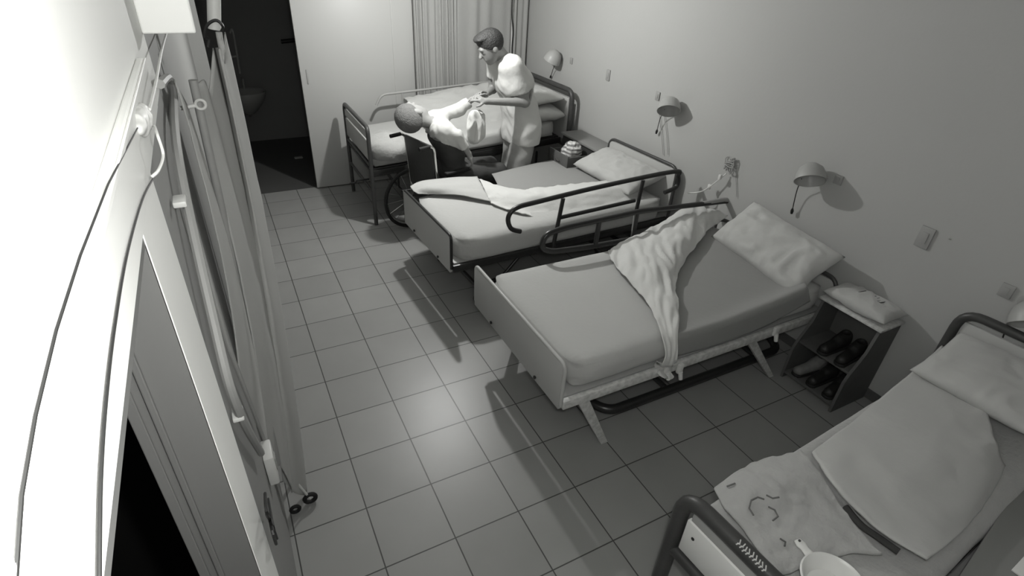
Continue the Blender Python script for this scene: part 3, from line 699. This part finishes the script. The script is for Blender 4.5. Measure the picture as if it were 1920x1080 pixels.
# bed 2
B2 = ward_bed((.985, .80, 0), math.radians(2.5), 2.10, .92, 'second farthest hospital bed with black guard rail raised and flat foot panel')
MB().tube(fillet([(.28, -.36, .13), (.28, .36, .13)], .05), .018).tube([(1.85, -.36, .13), (1.85, .36, .13)], .018).tube([(.28, -.3, .13), (1.85, -.3, .13)], .018).tube([(.28, .3, .13), (1.85, .3, .13)], .018).tube([(.5, -.3, .13), (.8, -.3, .43)], .014).tube([(.5, .3, .13), (.8, .3, .43)], .014).tube([(1.5, -.3, .13), (1.3, -.3, .43)], .014).tube([(1.5, .3, .13), (1.3, .3, .43)], .014).build('base_frame', 'black_metal', B2)
for x in (.28, 1.85):
    for s in (-1, 1):
        cw = MB().torus((x, s * .36, .05), .036, .014, 'y', 18, 7).build('caster', 'rubber', B2); MB().box((x - .01, s * .36 - .02, .05), (x + .01, s * .36 + .02, .13), .003).build('caster_fork', 'grey_metal', cw)
bm_obj('mattress', rbox_mattress(1.98, .07, .93, .425, .63, .07, 5, .003), 'sheet', B2)
# raised near rail (points measured along the bed's near side)
def rail_pts(pxs, y): return [PY(a, b_, y) for a, b_ in pxs]
inv2 = Matrix.Translation(B2.location) @ Matrix.Rotation(math.radians(2.5), 4, 'Z'); inv2 = inv2.inverted()
yr = .315
def parent_world(o, e):
    o.parent = e; o.matrix_parent_inverse = (Matrix.Translation(e.location) @ Matrix.Rotation(e.rotation_euler[2], 4, 'Z')).inverted(); return o
gr = MB().tube(spline(rail_pts([(976, 434), (958, 428), (953, 408), (968, 390), (1010, 378), (1130, 349), (1262, 322), (1272, 330), (1268, 350), (1246, 361)], yr), 8), .018)
gr.tube(rail_pts([(1056, 372), (1036, 468)], yr), .016).tube(rail_pts([(1206, 338), (1192, 400)], yr), .016).tube(rail_pts([(1050, 408), (1190, 376)], yr), .016)
gro = parent_world(gr.build('guard_rail', 'black_metal'), B2)
o = parent_world(MB().tube(rail_pts([(1192, 395), (1184, 452)], yr), .014).build('rail_clamp', 'grey_metal'), B2)
# bedding on bed 2
o = cloth('bed_sheet', [[PZ(898, 338, .67), PZ(960, 356, .67), PZ(1030, 352, .68), PZ(1110, 343, .68), PZ(1190, 340, .67)],
     [PZ(908, 356, .69), PZ(965, 368, .70), PZ(1035, 366, .70), PZ(1115, 357, .70), PZ(1196, 347, .69)],
     [PZ(918, 378, .65), PZ(970, 392, .64), PZ(1045, 396, .62), PZ(1120, 388, .62), PZ(1203, 360, .64)],
     [PZ(925, 385, .645), PZ(985, 404, .64), PZ(1050, 412, .58), PZ(1128, 402, .58), PZ(1206, 372, .62)]], 'white', .013, 10, 4, 10, .007)
tag(o, 'rumpled white sheet strewn lengthwise along the bed with the raised rail', 'bedding')
o = cloth('blanket', [[PZ(770, 352, .655), PZ(790, 343, .67), PZ(830, 336, .68), PZ(895, 334, .67)], [PZ(775, 358, .66), PZ(805, 352, .70), PZ(850, 350, .70), PZ(905, 354, .68)],
     [PZ(785, 366, .645), PZ(820, 364, .66), PZ(865, 368, .66), PZ(920, 380, .65)]], 'sheet', .014, 8, 6, 9, .006, dirn=((.3, .95, 0), (.95, -.3, 0)))
tag(o, 'grey sheet rucked up at the foot corner of the bed with the raised rail', 'bedding')
o = cloth('draw_sheet', [[PZ(922, 326, .632), PZ(1010, 305, .632), PZ(1110, 286, .632), PZ(1150, 300, .634)], [PZ(930, 340, .634), PZ(1010, 330, .634), PZ(1110, 318, .634), PZ(1200, 325, .634)],
     [PZ(940, 362, .634), PZ(1010, 358, .634), PZ(1110, 350, .634), PZ(1210, 345, .634)]], 'sheetd', .002, 4, 2, 6, .004); tag(o, 'darker grey draw sheet smooth on the second farthest bed', 'bedding')
o = pillow_mesh('pillow', .42, .84, .16, 'pillow', (2.885, .95, .735), (0, -.28, .03), 9, .014); tag(o, 'wide pillow with rounded corners on the bed with the raised rail', 'pillow', 'pillows')

# bed 3
B3 = ward_bed((1.0, -.635, 0), 0, 2.10, 1.06, 'middle hospital bed with large crumpled white sheet and pale worn side rail', zf=(.40, .69), base=True, edge='panel', hz=.68)
b = MB().tube(fillet([(.62, -.42, .10), (.45, -.42, .10), (.38, -.30, .10), (.38, .30, .10), (.45, .42, .10), (1.9, .42, .10), (1.98, .3, .1), (1.98, -.3, .10), (1.9, -.42, .10), (.6, -.42, .10)], .08), .029)
b.tube([(.9, -.42, .10), (.9, .42, .10)], .018).tube([(.9, -.25, .1), (1.1, -.25, .44)], .016).tube([(.9, .25, .1), (1.1, .25, .44)], .016).tube([(1.7, -.42, .10), (1.7, .42, .10)], .018)
b.build('base_frame', 'black_metal', B3)
for x in (.34, 1.74):
    for s in (-1, 1):
        dx = .19 if x < 1 else .34; b = MB(); b.prism([(x - .05 - dx, .42), (x + .02 - dx, .42), (x + .025, .0), (x - .02, .0)], 1, s * .53 - .012, s * .53 + .012)
        b.build('leg', 'light_metal', B3)
bm_obj('mattress', rbox_mattress(2.0, .07, 1.03, .458, .63, .07, 7, .003), 'sheet', B3)
for px, py in ((1252, 690), (1275, 690), (1455, 620)):
    c = PY(px, py, -1.185); o = MB().box(c - Vector((.02, .012, .035)), c + Vector((.02, .012, .03)), .008).tube([c + Vector((0, -.01, -.02)), c + Vector((.005, -.02, -.07))], [.014, .012]).build('rail_bracket', 'plastic'); parent_world(o, B3)
# far guard rail of bed 3
yq = -.085
g3 = MB().tube(fillet(rail_pts([(1380, 375), (1200, 396), (1055, 428), (1022, 440), (1014, 466), (1035, 472), (1110, 462), (1300, 428)], yq), .06), .02)
g3.tube(rail_pts([(1124, 413), (1116, 462)], yq), .018).tube(rail_pts([(1196, 398), (1186, 452)], yq), .013)
parent_world(g3.build('far_guard_rail', 'black_metal'), B3)
g3 = MB().tube(rail_pts([(1300, 385), (1356, 375), (1400, 378)], yq), [.018, .02, .03]); parent_world(g3.build('rail_grip', 'plastic_grey'), B3)
# sheets on bed 3
o = cloth('draw_sheet', [[PZ(1225, 500, .636), PZ(1270, 467, .636), PZ(1308, 440, .636), PZ(1332, 424, .636)], [PZ(1240, 560, .638), PZ(1310, 520, .638), PZ(1372, 476, .638), PZ(1405, 455, .638)],
      [PZ(1262, 615, .635), PZ(1335, 585, .635), PZ(1420, 550, .635), PZ(1490, 515, .635)], [PY(1265, 632, -1.165), PY(1345, 610, -1.165), PY(1435, 574, -1.165), PY(1513, 537, -1.165)],
      [PY(1268, 668, -1.17), PY(1350, 645, -1.17), PY(1440, 610, -1.17), PY(1520, 565, -1.17)]], 'sheetd', .002, 4, 3, 8, .004); tag(o, 'grey draw sheet on the head half of the middle bed', 'bedding')
o = cloth('bed_sheet', [
    [PZ(1140, 478, .65), PZ(1152, 500, .65), PZ(1180, 530, .65), PZ(1212, 570, .65), PZ(1232, 610, .648), PY(1238, 655, -1.175), PY(1232, 700, -1.18)],
    [PZ(1185, 452, .68), PZ(1190, 480, .70), PZ(1205, 520, .69), PZ(1228, 560, .67), PZ(1244, 605, .66), PY(1250, 652, -1.175), PY(1240, 702, -1.18)],
    [PZ(1245, 422, .70), PZ(1235, 465, .71), PZ(1232, 505, .71), PZ(1240, 550, .68), PZ(1254, 600, .665), PY(1258, 648, -1.175), PY(1246, 704, -1.18)],
    [PZ(1300, 392, .74), PZ(1290, 430, .72), PZ(1268, 475, .70), PZ(1254, 530, .67), PZ(1261, 592, .665), PY(1263, 645, -1.175), PY(1252, 704, -1.18)],
    [PZ(1362, 408, .70), PZ(1330, 427, .66), PZ(1295, 468, .655), PZ(1262, 525, .65), PZ(1266, 588, .655), PY(1267, 642, -1.175), PY(1256, 702, -1.18)]], 'white', .024, 12, 12, 12, .007, dirn=((.8, -.6, 0), (.6, .8, 0)))
tag(o, 'large crumpled white sheet thrown diagonally across the middle bed', 'bedding')
o = pillow_mesh('pillow', .40, .84, .17, 'pillow', (2.945, -.73, .755), (.04, -.70, -.16), 14, .022); tag(o, 'long soft pillow at the head of the middle bed', 'pillow', 'pillows')

# ------------------------------------------------------------------ shoe shelf beside bed 3
sh = empty('shoe_shelf', (2.98, -1.385, 0), 'open wooden shoe shelf between the middle bed and the nearest bed', 'shelf')
for y in (-.185, .185):
    b = MB(); b.prism([(-.17, 0), (.17, 0), (.17, .60), (-.04, .60), (-.07, .44), (-.15, .30), (-.17, .24)], 1, y - .009, y + .009); b.build('side_panel', 'wood', sh)
MB().box((-.17, -.175, .04), (.17, .175, .06), .002).build('shelf', 'wood', sh)
MB().box((-.14, -.175, .29), (.17, .175, .308), .002).build('shelf', 'wood', sh)
MB().box((.16, -.175, .04), (.17, .175, .60), .001).build('back_panel', 'wood', sh)
MB().box((-.06, -.205, .60), (.175, .205, .618), .003).build('top', 'light_metal', sh)
def shoe_o(loc, rz, mat, label, s=1.):
    e = empty('shoe', loc, label, 'shoe', rz, 'shoes on the shelf')
    def up(p):
        d = smin(cap(p, (-.09 * s, 0, .05), (.10 * s, 0, .035), .040, .034), cap(p, (-.085 * s, 0, .09), (-.03, 0, .07), .036, .032), .03); return np.maximum(np.maximum(d, .018 - p[..., 2]), .03 - np.linalg.norm(p - np.array((-.075 * s, 0, .13), np.float32), axis=-1))
    P, F = surfnet(up, (-.17, -.07, -.01), (.17, .07, .16), .007); mesh_obj('upper', P.tolist(), F.tolist(), mat, e)
    def so(p):
        d = np.minimum(cap(p * np.array((1, 1, .3)), (-.09 * s, 0, 0), (.10 * s, 0, 0), .042, .037), 9); return np.maximum(np.maximum(d, -p[..., 2]), p[..., 2] - .02)
    P, F = surfnet(so, (-.17, -.07, -.02), (.17, .07, .04), .007); mesh_obj('sole', P.tolist(), F.tolist(), 'rubber', e)
X0 = 2.98; Y0 = -1.385
shoe_o((X0 - .02, Y0 + .02, .308), math.pi, 'shoe', 'black shoe on the upper shelf, farther of the pair')
shoe_o((X0 - .02, Y0 - .09, .308), math.pi + .1, 'shoe', 'black shoe on the upper shelf, nearer of the pair')
shoe_o((X0 - .03, Y0 + .10, .06), math.pi - .1, 'shoe_l', 'pale worn shoe on the bottom shelf')
shoe_o((X0 - .03, Y0 - .0, .06), math.pi, 'shoe', 'black shoe on the bottom shelf beside the pale one')
shoe_o((X0 - .03, Y0 - .11, .06), math.pi + .1, 'shoe', 'black shoe on the bottom shelf nearest the side panel')
# bag with print on top
bg = empty('folded_bag', (3.035, -1.385, .618), 'flattened pale plastic bag with dark print on top of the shoe shelf', 'bag')
pillow_mesh('bag', .24, .40, .09, 'pillow', (0, 0, .046), (0, 0, 0), 21, .012, bg)
b = MB()
random.seed(4)
for k in range(7):
    y = .05 - k * .022
    b.tube([(-.01 + random.uniform(-.008, .008), y, .094), (.05, y - .008, .092)], .0035, 5)
    if k % 2: b.tube([(-.01, y, .094), (.0, y - .018, .094)], .003, 5)
b.build('print', 'ink', bg)

# ------------------------------------------------------------------ BED 4 (nearest)
yaw4 = math.radians(4.2); L4 = 2.02
A4 = Vector((1.035, -2.33, 0)); W4 = .33
B4 = empty('hospital_bed', A4, 'nearest hospital bed at lower right with thick dark tube ends', 'bed', yaw4, 'hospital beds')
fb = MB().tube(fillet([(0, W4, .01), (0, W4, .715), (0, -W4, .715), (0, -W4, .01)], .10), .031); fb.tube([(0, W4, .40), (0, -W4, .40)], .026)
fbo = fb.build('footboard', 'dark_metal', B4)
MB().box((-.012, -W4 + .04, .445), (.010, W4 - .04, .62), .004).build('foot_panel', 'board_white', fbo, label='white panel with screw holes')
MB().box((-.004, -W4 + .05, .62), (.008, W4 - .05, .675), .003).build('upper_strip', 'panel', fbo)
for y in (W4 - .085, -W4 + .085):
    MB().lathe([(.007, 0), (.007, .003), (.002, .004)], (-.013, y, .56), 10, Matrix.Rotation(-math.pi / 2, 4, 'Y')).build('screw', 'black_metal', fbo)
# worn sticker lettering on the tube
b = MB(); random.seed(12)
for k in range(9):
    y = W4 - .235 - k * .013; x = -.026 + random.uniform(-.003, .003)
    b.tube([(x, y, .7385), (x + .010, y - .006, .7455), (x + .022, y + random.uniform(-.006, .004), .7472)], .0024, 5)
    b.tube([(x + .006, y, .743), (x + .008, y - .009, .744)], .0020, 5)
b.build('sticker', 'sticker', fbo, label='worn pale lettering')
hb = MB().tube(fillet([(L4, W4, .01), (L4, W4, .90), (L4, -W4, .90), (L4, -W4, .01)], .10), .024); hb.tube([(L4, W4, .55), (L4, -W4, .55)], .016)
hbo = hb.build('headboard', 'dark_metal', B4)
MB().box((L4 - .01, -W4 + .03, .58), (L4 + .01, W4 - .03, .85), .004).build('head_panel', 'panel', hbo, label='pale panel')
for s in (-1, 1):
    MB().box((.02, s * W4 - .012, .40), (L4 - .02, s * W4 + .012, .45), .003).build('side_rail', 'grey_metal', B4)
MB().box((.03, -W4 + .015, .44), (L4 - .03, W4 - .015, .46), .003).build('bed_base', 'black_metal', B4)
bm_obj('mattress', rbox_mattress(L4 - .12, .06, W4 * 2 - .03, .46, .60, .05, 11, .005), 'blanket', B4)
# bedding bed 4
o = cloth('blanket', [[PZ(1340, 922, .60), PZ(1375, 895, .62), PZ(1425, 868, .64), PZ(1500, 848, .66)], [PZ(1364, 962, .62), PZ(1410, 925, .65), PZ(1460, 905, .66), PZ(1535, 885, .67)],
     [PZ(1402, 1008, .62), PZ(1460, 965, .63), PZ(1520, 955, .63), PZ(1575, 950, .64)], [PZ(1450, 1085, .62), PZ(1540, 1055, .61), PZ(1595, 1040, .61), PZ(1650, 1040, .62)]], 'blanket', .014, 9, 15, 10, .012)
tag(o, 'soft printed blanket rumpled over the foot of the nearest bed', 'blanket'); BL4 = o
o = cloth('bed_sheet', [[PZ(1522, 850, .70), PZ(1600, 790, .69), PZ(1690, 715, .68), PZ(1765, 650, .68)], [PZ(1555, 905, .72), PZ(1650, 840, .70), PZ(1750, 765, .69), PZ(1812, 706, .69)],
     [PZ(1600, 955, .70), PZ(1700, 900, .69), PZ(1800, 830, .68), PZ(1850, 778, .69)], [PZ(1665, 1010, .67), PZ(1740, 975, .66), PZ(1820, 920, .65), PZ(1868, 845, .66)], [PZ(1735, 1053, .66), PZ(1775, 1020, .63), PZ(1835, 955, .60), PZ(1878, 872, .60)]], 'pillow', .010, 5, 17, 10, .008)
tag(o, 'pale top sheet laid over the middle of the nearest bed', 'bedding')
o = pillow_mesh('pillow', .46, .52, .13, 'pillow', (2.80, -2.165, .75), (0, -.16, yaw4), 25, .012); tag(o, 'flat wide pillow at the head of the nearest bed', 'pillow', 'pillows')
from mathutils.bvhtree import BVHTree
BV4 = BVHTree.FromPolygons([v.co for v in BL4.data.vertices], [tuple(p.vertices) for p in BL4.data.polygons])
b = MB()
for pts_ in (((1412, 968), (1404, 955), (1408, 940), (1420, 934), (1432, 938)), ((1436, 930), (1448, 936), (1460, 934)), ((1440, 952), (1452, 958), (1458, 970), (1448, 978)), ((1462, 1012), (1472, 1018), (1470, 1026)), ((1350, 905), (1362, 914), (1378, 908))):
    q_ = []
    for a_, c_ in pts_:
        d_v = (PZ(a_, c_, 0) - CAM).normalized(); hit = BV4.ray_cast(CAM, d_v)[0]
        if hit: q_.append(hit + Vector((0, 0, .006)))
    if len(q_) > 1: MB().tube(q_, .0035, 5).build('printed_motif', 'ink2', BL4, label='faded dark outline print')
# dark belt like straps tucked below the sheet
o = MB().tube(spline([PZ(1585, 950, .655), PZ(1615, 985, .65), PZ(1650, 1010, .65), PZ(1685, 1035, .65)]), .013, 8).build('strap', 'vinyl'); tag(o, 'dark strap showing under the edge of the top sheet of the nearest bed', 'strap')
# white plastic pan
pc = PZ(1563, 1092, .68); pn = empty('bedpan', pc + Vector((0, 0, -.0)), 'round white plastic pan with a long handle on the nearest bed', 'pan')
PS = 1.25
MB().lathe([(a * PS, b_ * 1.2) for a, b_ in [(.055, -.045), (.062, -.04), (.078, .0), (.084, .004), (.080, .008), (.072, .002), (.056, -.036), (.01, -.038)]], (0, 0, 0), 36).build('bowl', 'plastic', pn)
hd = (PZ(1498, 1016, .68) - pc); hd2 = hd.normalized()
b = MB(); n_ = hd2.cross(Vector((0, 0, 1))).normalized(); a0 = hd2 * .098
pts = [a0, a0 + (hd - a0) * .5, hd]
b.tube([a0, a0.lerp(hd, .5), hd - hd2 * .01, hd + hd2 * .008], [.020, .016, .021, .014], 14); b.build('handle', 'plastic', pn)
for v in pn.children[1].data.vertices: v.co.z = v.co.z * .3 
MB().lathe([(.0045, .0), (.0045, .0035)], (hd.x, hd.y, hd.z * .3 + .0055), 10).build('hanging_hole', 'ink', pn)
# grey side table beyond the nearest bed
q1, q2, q3 = PZ(1930, 880, .58), PZ(1795, 1085, .58), None
dr_ = (q1 - q2).normalized(); nr = Vector((dr_.y, -dr_.x, 0)); ang = math.atan2(dr_.y, dr_.x)
tb = empty('side_table', (q2 + q1) * .5 * Vector((1, 1, 0)) if False else Vector(((q1.x + q2.x) / 2, (q1.y + q2.y) / 2, 0)), 'plain grey side table close against the near side of the nearest bed', 'table', ang)
MB().box((-.55, -.26, .555), (.45, 0, .58), .004).build('tabletop', 'cabinet', tb)
for x in (-.5, .4):
    for y in (-.23, -.04): MB().box((x - .015, y - .015, 0), (x + .015, y + .015, .555), .003).build('leg', 'black_metal', tb)
c0 = PZ(1905, 1070, .583)
o = MB().box((-.02, -.17, .583), (.2, -.05, .589), .001).build('paper_sheet', 'plastic'); o.location = (c0.x, c0.y + .06, 0); o.rotation_euler = (0, 0, ang - .1); tag(o, 'pale sheet of card on the grey side table', 'paper')

# ------------------------------------------------------------------ left side: folded privacy screen, conduit, cables
scn = empty('privacy_screen', (-.27, -.85, 0), 'folded cloth privacy screen on casters standing against the left wall', 'screen')
def SW(px, py, y): return PY(px, py, y) - scn.location
for k, (bx, tx, yy, cl, r) in enumerate((((570, 915), (410, 60), -.64, 'light_metal', .010), ((522, 870), (362, 150), -1.02, 'grey_metal', .012))):
    b = MB().tube([SW(*bx, yy), SW(*tx, yy)], r); b.build('frame_pole', cl, scn)
# cloth folds: three narrow panels hanging between top and bottom
BOW = .028
def hang(name, tops, bots, mat, seed, amp=.002):
    rows = []
    for s in range(9):
        t = s / 8; rows.append([a.lerp(b_, t) + Vector((BOW * 4 * t * (1 - t), .006 * math.sin(i * 2.4 + t * 2 + seed), 0)) for i, (a, b_) in enumerate(zip(tops, bots))])
    o = cloth(name, rows, mat, amp, 5, seed, 5, .004, scn); return o
hang('cloth_panel', [SW(402, 90, -.8), SW(412, 92, -.86), SW(425, 120, -.70), SW(424, 60, -.6)], [SW(530, 900, -.92), SW(555, 925, -.9), SW(577, 925, -.82), SW(570, 880, -.74)], 'screen', 2)
hang('cloth_panel', [SW(362, 170, -1.0), SW(385, 150, -.95), SW(395, 170, -.9), SW(402, 90, -.82)], [SW(500, 830, -1.08), SW(525, 870, -1.02), SW(545, 905, -.98), SW(550, 925, -.92)], 'screen', 5)
hang('cloth_panel', [SW(328, 150, -1.12), SW(335, 165, -1.1), SW(345, 185, -1.06), SW(352, 200, -1.04)], [SW(455, 760, -1.2), SW(475, 790, -1.16), SW(492, 815, -1.12), SW(505, 840, -1.1)], 'screen', 8, .001)
rg = PY(376, 196, -1.04) - scn.location
MB().torus(rg, .0125, .0042, 'y', 22, 8).build('ring', 'plastic', scn)
MB().tube([SW(338, 203, -1.04), SW(366, 198, -1.04)], .006).build('ring_bar', 'plastic', scn)
for px, py, yy in ((584, 944, -.87),):
    c = SW(px, py, yy); cw = MB().torus(Vector((c.x, c.y, .034)), .026, .011, 'y', 16, 7).build('caster', 'rubber', scn)
    MB().tube([SW(556, 905, yy), Vector((c.x, c.y, .03))], .006).build('caster_stem', 'plastic', cw)
c = SW(560, 945, -.9); cw = MB().torus(Vector((c.x - .02, c.y, .028)), .020, .009, 'y', 16, 7).build('caster', 'rubber', scn)
# top clamp with black wire loop
b = MB().tube([SW(400, -40, -.5), SW(402, 55, -.5)], .022); b.build('top_post', 'casing', scn)
b = MB().tube(spline([SW(384, 70, -.55), SW(388, 48, -.55), SW(405, 38, -.55), SW(418, 50, -.55), SW(412, 64, -.52)]), .005, 6).tube(spline([SW(384, 70, -.6), SW(392, 74, -.6), SW(390, 88, -.6)]), .005, 6)
b.build('wire_loop', 'cable_b', scn)
# conduit with socket box
cx = XL + .012
cdt = empty('wall_conduit', PX(500, 870, XL), 'vertical cable conduit with white socket box beside the left doorway', 'conduit')
def CW(px, py, o=.02): return PX(px, py, XL + o) - cdt.location
MB().tube(spline([CW(300, 158, .02), CW(316, 146, .02), CW(325, 175, .02), CW(335, 300, .02), CW(400, 600, .02), CW(443, 760, .02), CW(490, 850, .02)]), .010, 8).build('pipe', 'plastic_grey', cdt)
MB().tube([CW(352, 380, .015), CW(425, 640, .015), CW(505, 850, .015)], .006, 8).build('cable', 'plastic_grey', cdt)
for q in ((337, 377), (446, 776)):
    c = CW(*q, .015); MB().box(c - Vector((.012, .022, .006)), c + Vector((.012, .022, .006)), .003).build('clip', 'plastic', cdt)
c = CW(497, 870, .0); MB().box(c + Vector((0, -.05, -.07)), c + Vector((.034, .05, .07)), .006).build('socket_box', 'plastic', cdt)
MB().box(c + Vector((.034, -.02, -.03)), c + Vector((.038, .02, .03)), .002).build('socket_face', 'plastic_grey', cdt)
MB().tube(spline([CW(497, 925, .02), CW(500, 960, .035), CW(506, 975, .02), CW(512, 1000, .03), CW(518, 1020, .015)]), .004, 6).tube(spline([CW(503, 935, .02), CW(512, 985, .03), CW(520, 1010, .02)]), .003, 6).build('dangling_wire', 'cable_b', cdt)
# cables by the door head
o = MB().tube(spline([PX(322, -40, XL + .03), PX(318, 30, XL + .03), PX(303, 95, XL + .03), PX(293, 150, XL + .03), PX(280, 205, XL + .025)]), .0026, 6).build('ceiling_cable', 'cable_w'); tag(o, 'white cable hanging from above to the end of the door casing', 'cable')
o = MB().tube(spline([PX(290, 237, XL + .03), PX(296, 255, XL + .035), PX(306, 290, XL + .035), PX(298, 318, XL + .03), PX(284, 332, XL + .020)]), .0021, 6).build('looped_cable', 'cable_w'); tag(o, 'short looped white cable at the end of the door casing', 'cable')
# dark twisted cable along the lower edge of the head casing
b = MB(); P_ = [PX(a, c_, XL + .017) for a, c_ in ((290, 330), (268, 372), (240, 470), (217, 600), (200, 740), (189, 900), (186, 1100))]
P_ = spline(P_, 12); b.tube(P_, .0012, 8); o = b.build('twisted_cable', 'cable_b'); tag(o, 'dark twisted cable running along the white casing over the left doorway', 'cable')
b = MB().tube([PX(a, c_, XL + .0165) for a, c_ in ((258, 240), (203, 345), (150, 480), (105, 620), (66, 780), (40, 930), (28, 1100))], .0010, 6)
o = b.build('wall_cable', 'cable_b'); tag(o, 'thin dark cable along the upper edge of the white door casing', 'cable')
cc = PX(266, 222, XL + .016)
o = bundle('plaster_lump', cc, (.007, .06, .012), 'cable_w', 4, .008, 30); tag(o, 'lump of white filler where the cable meets the door casing', 'filler')
# white box high on the wall
o = MB().box((XL, -1.23, 2.195), (XL + .11, -1.17, 2.60), .004).build('junction_box', 'casing', smooth=False); tag(o, 'white rectangular box high on the left wall above the doorway end', 'box')

# ------------------------------------------------------------------ bathroom fittings
bs = empty('wash_basin', (.10, 5.29, .0), 'wall mounted wash basin in the dark bathroom', 'basin')
MB().lathe([(.05, .44), (.10, .48), (.20, .60), (.24, .70), (.235, .72), (.21, .71), (.16, .62), (.05, .58)], (0, -.26, 0), 28).build('bowl', 'ceramic', bs)
MB().tube([(0, -.2, .45), (0, -.1, .38), (0, 0, .38)], .02).build('drain_pipe', 'bathmetal', bs)
MB().tube(fillet([(0, -.05, .70), (0, -.05, .84), (0, -.16, .84), (0, -.16, .80)], .03), .011).build('tap', 'bathmetal', bs)
o = MB().tube(spline([PY(431, 62, 5.0), PY(437, 60, 5.0), PY(450, 138, 5.0)], 10), .012).tube([PY(424, 108, 5.0), PY(446, 105, 5.0)], .012).build('folding_grab_bar', 'bathmetal'); tag(o, 'pale folding grab bar beside the basin in the bathroom', 'grab bar')
o = MB().tube([PY(527, 78, 5.25), PY(585, 72, 5.25)], .026).build('towel_rail', 'black_metal'); tag(o, 'dark towel rail on the bathroom wall', 'rail')
c = PY(566, 115, 5.25); o = MB().box(c - Vector((.07, .05, .12)), c + Vector((.07, .05, .09)), .03, 3).build('paper_dispenser', 'plastic_grey'); tag(o, 'dark paper dispenser below the towel rail in the bathroom', 'dispenser')
c = PZ(560, 297, .0); o = MB().box(c - Vector((.05, .03, -.004)), c + Vector((.05, .03, .02)), .006).build('floor_drain', 'bathmetal'); tag(o, 'small pale drain cover on the dark bathroom floor', 'drain')
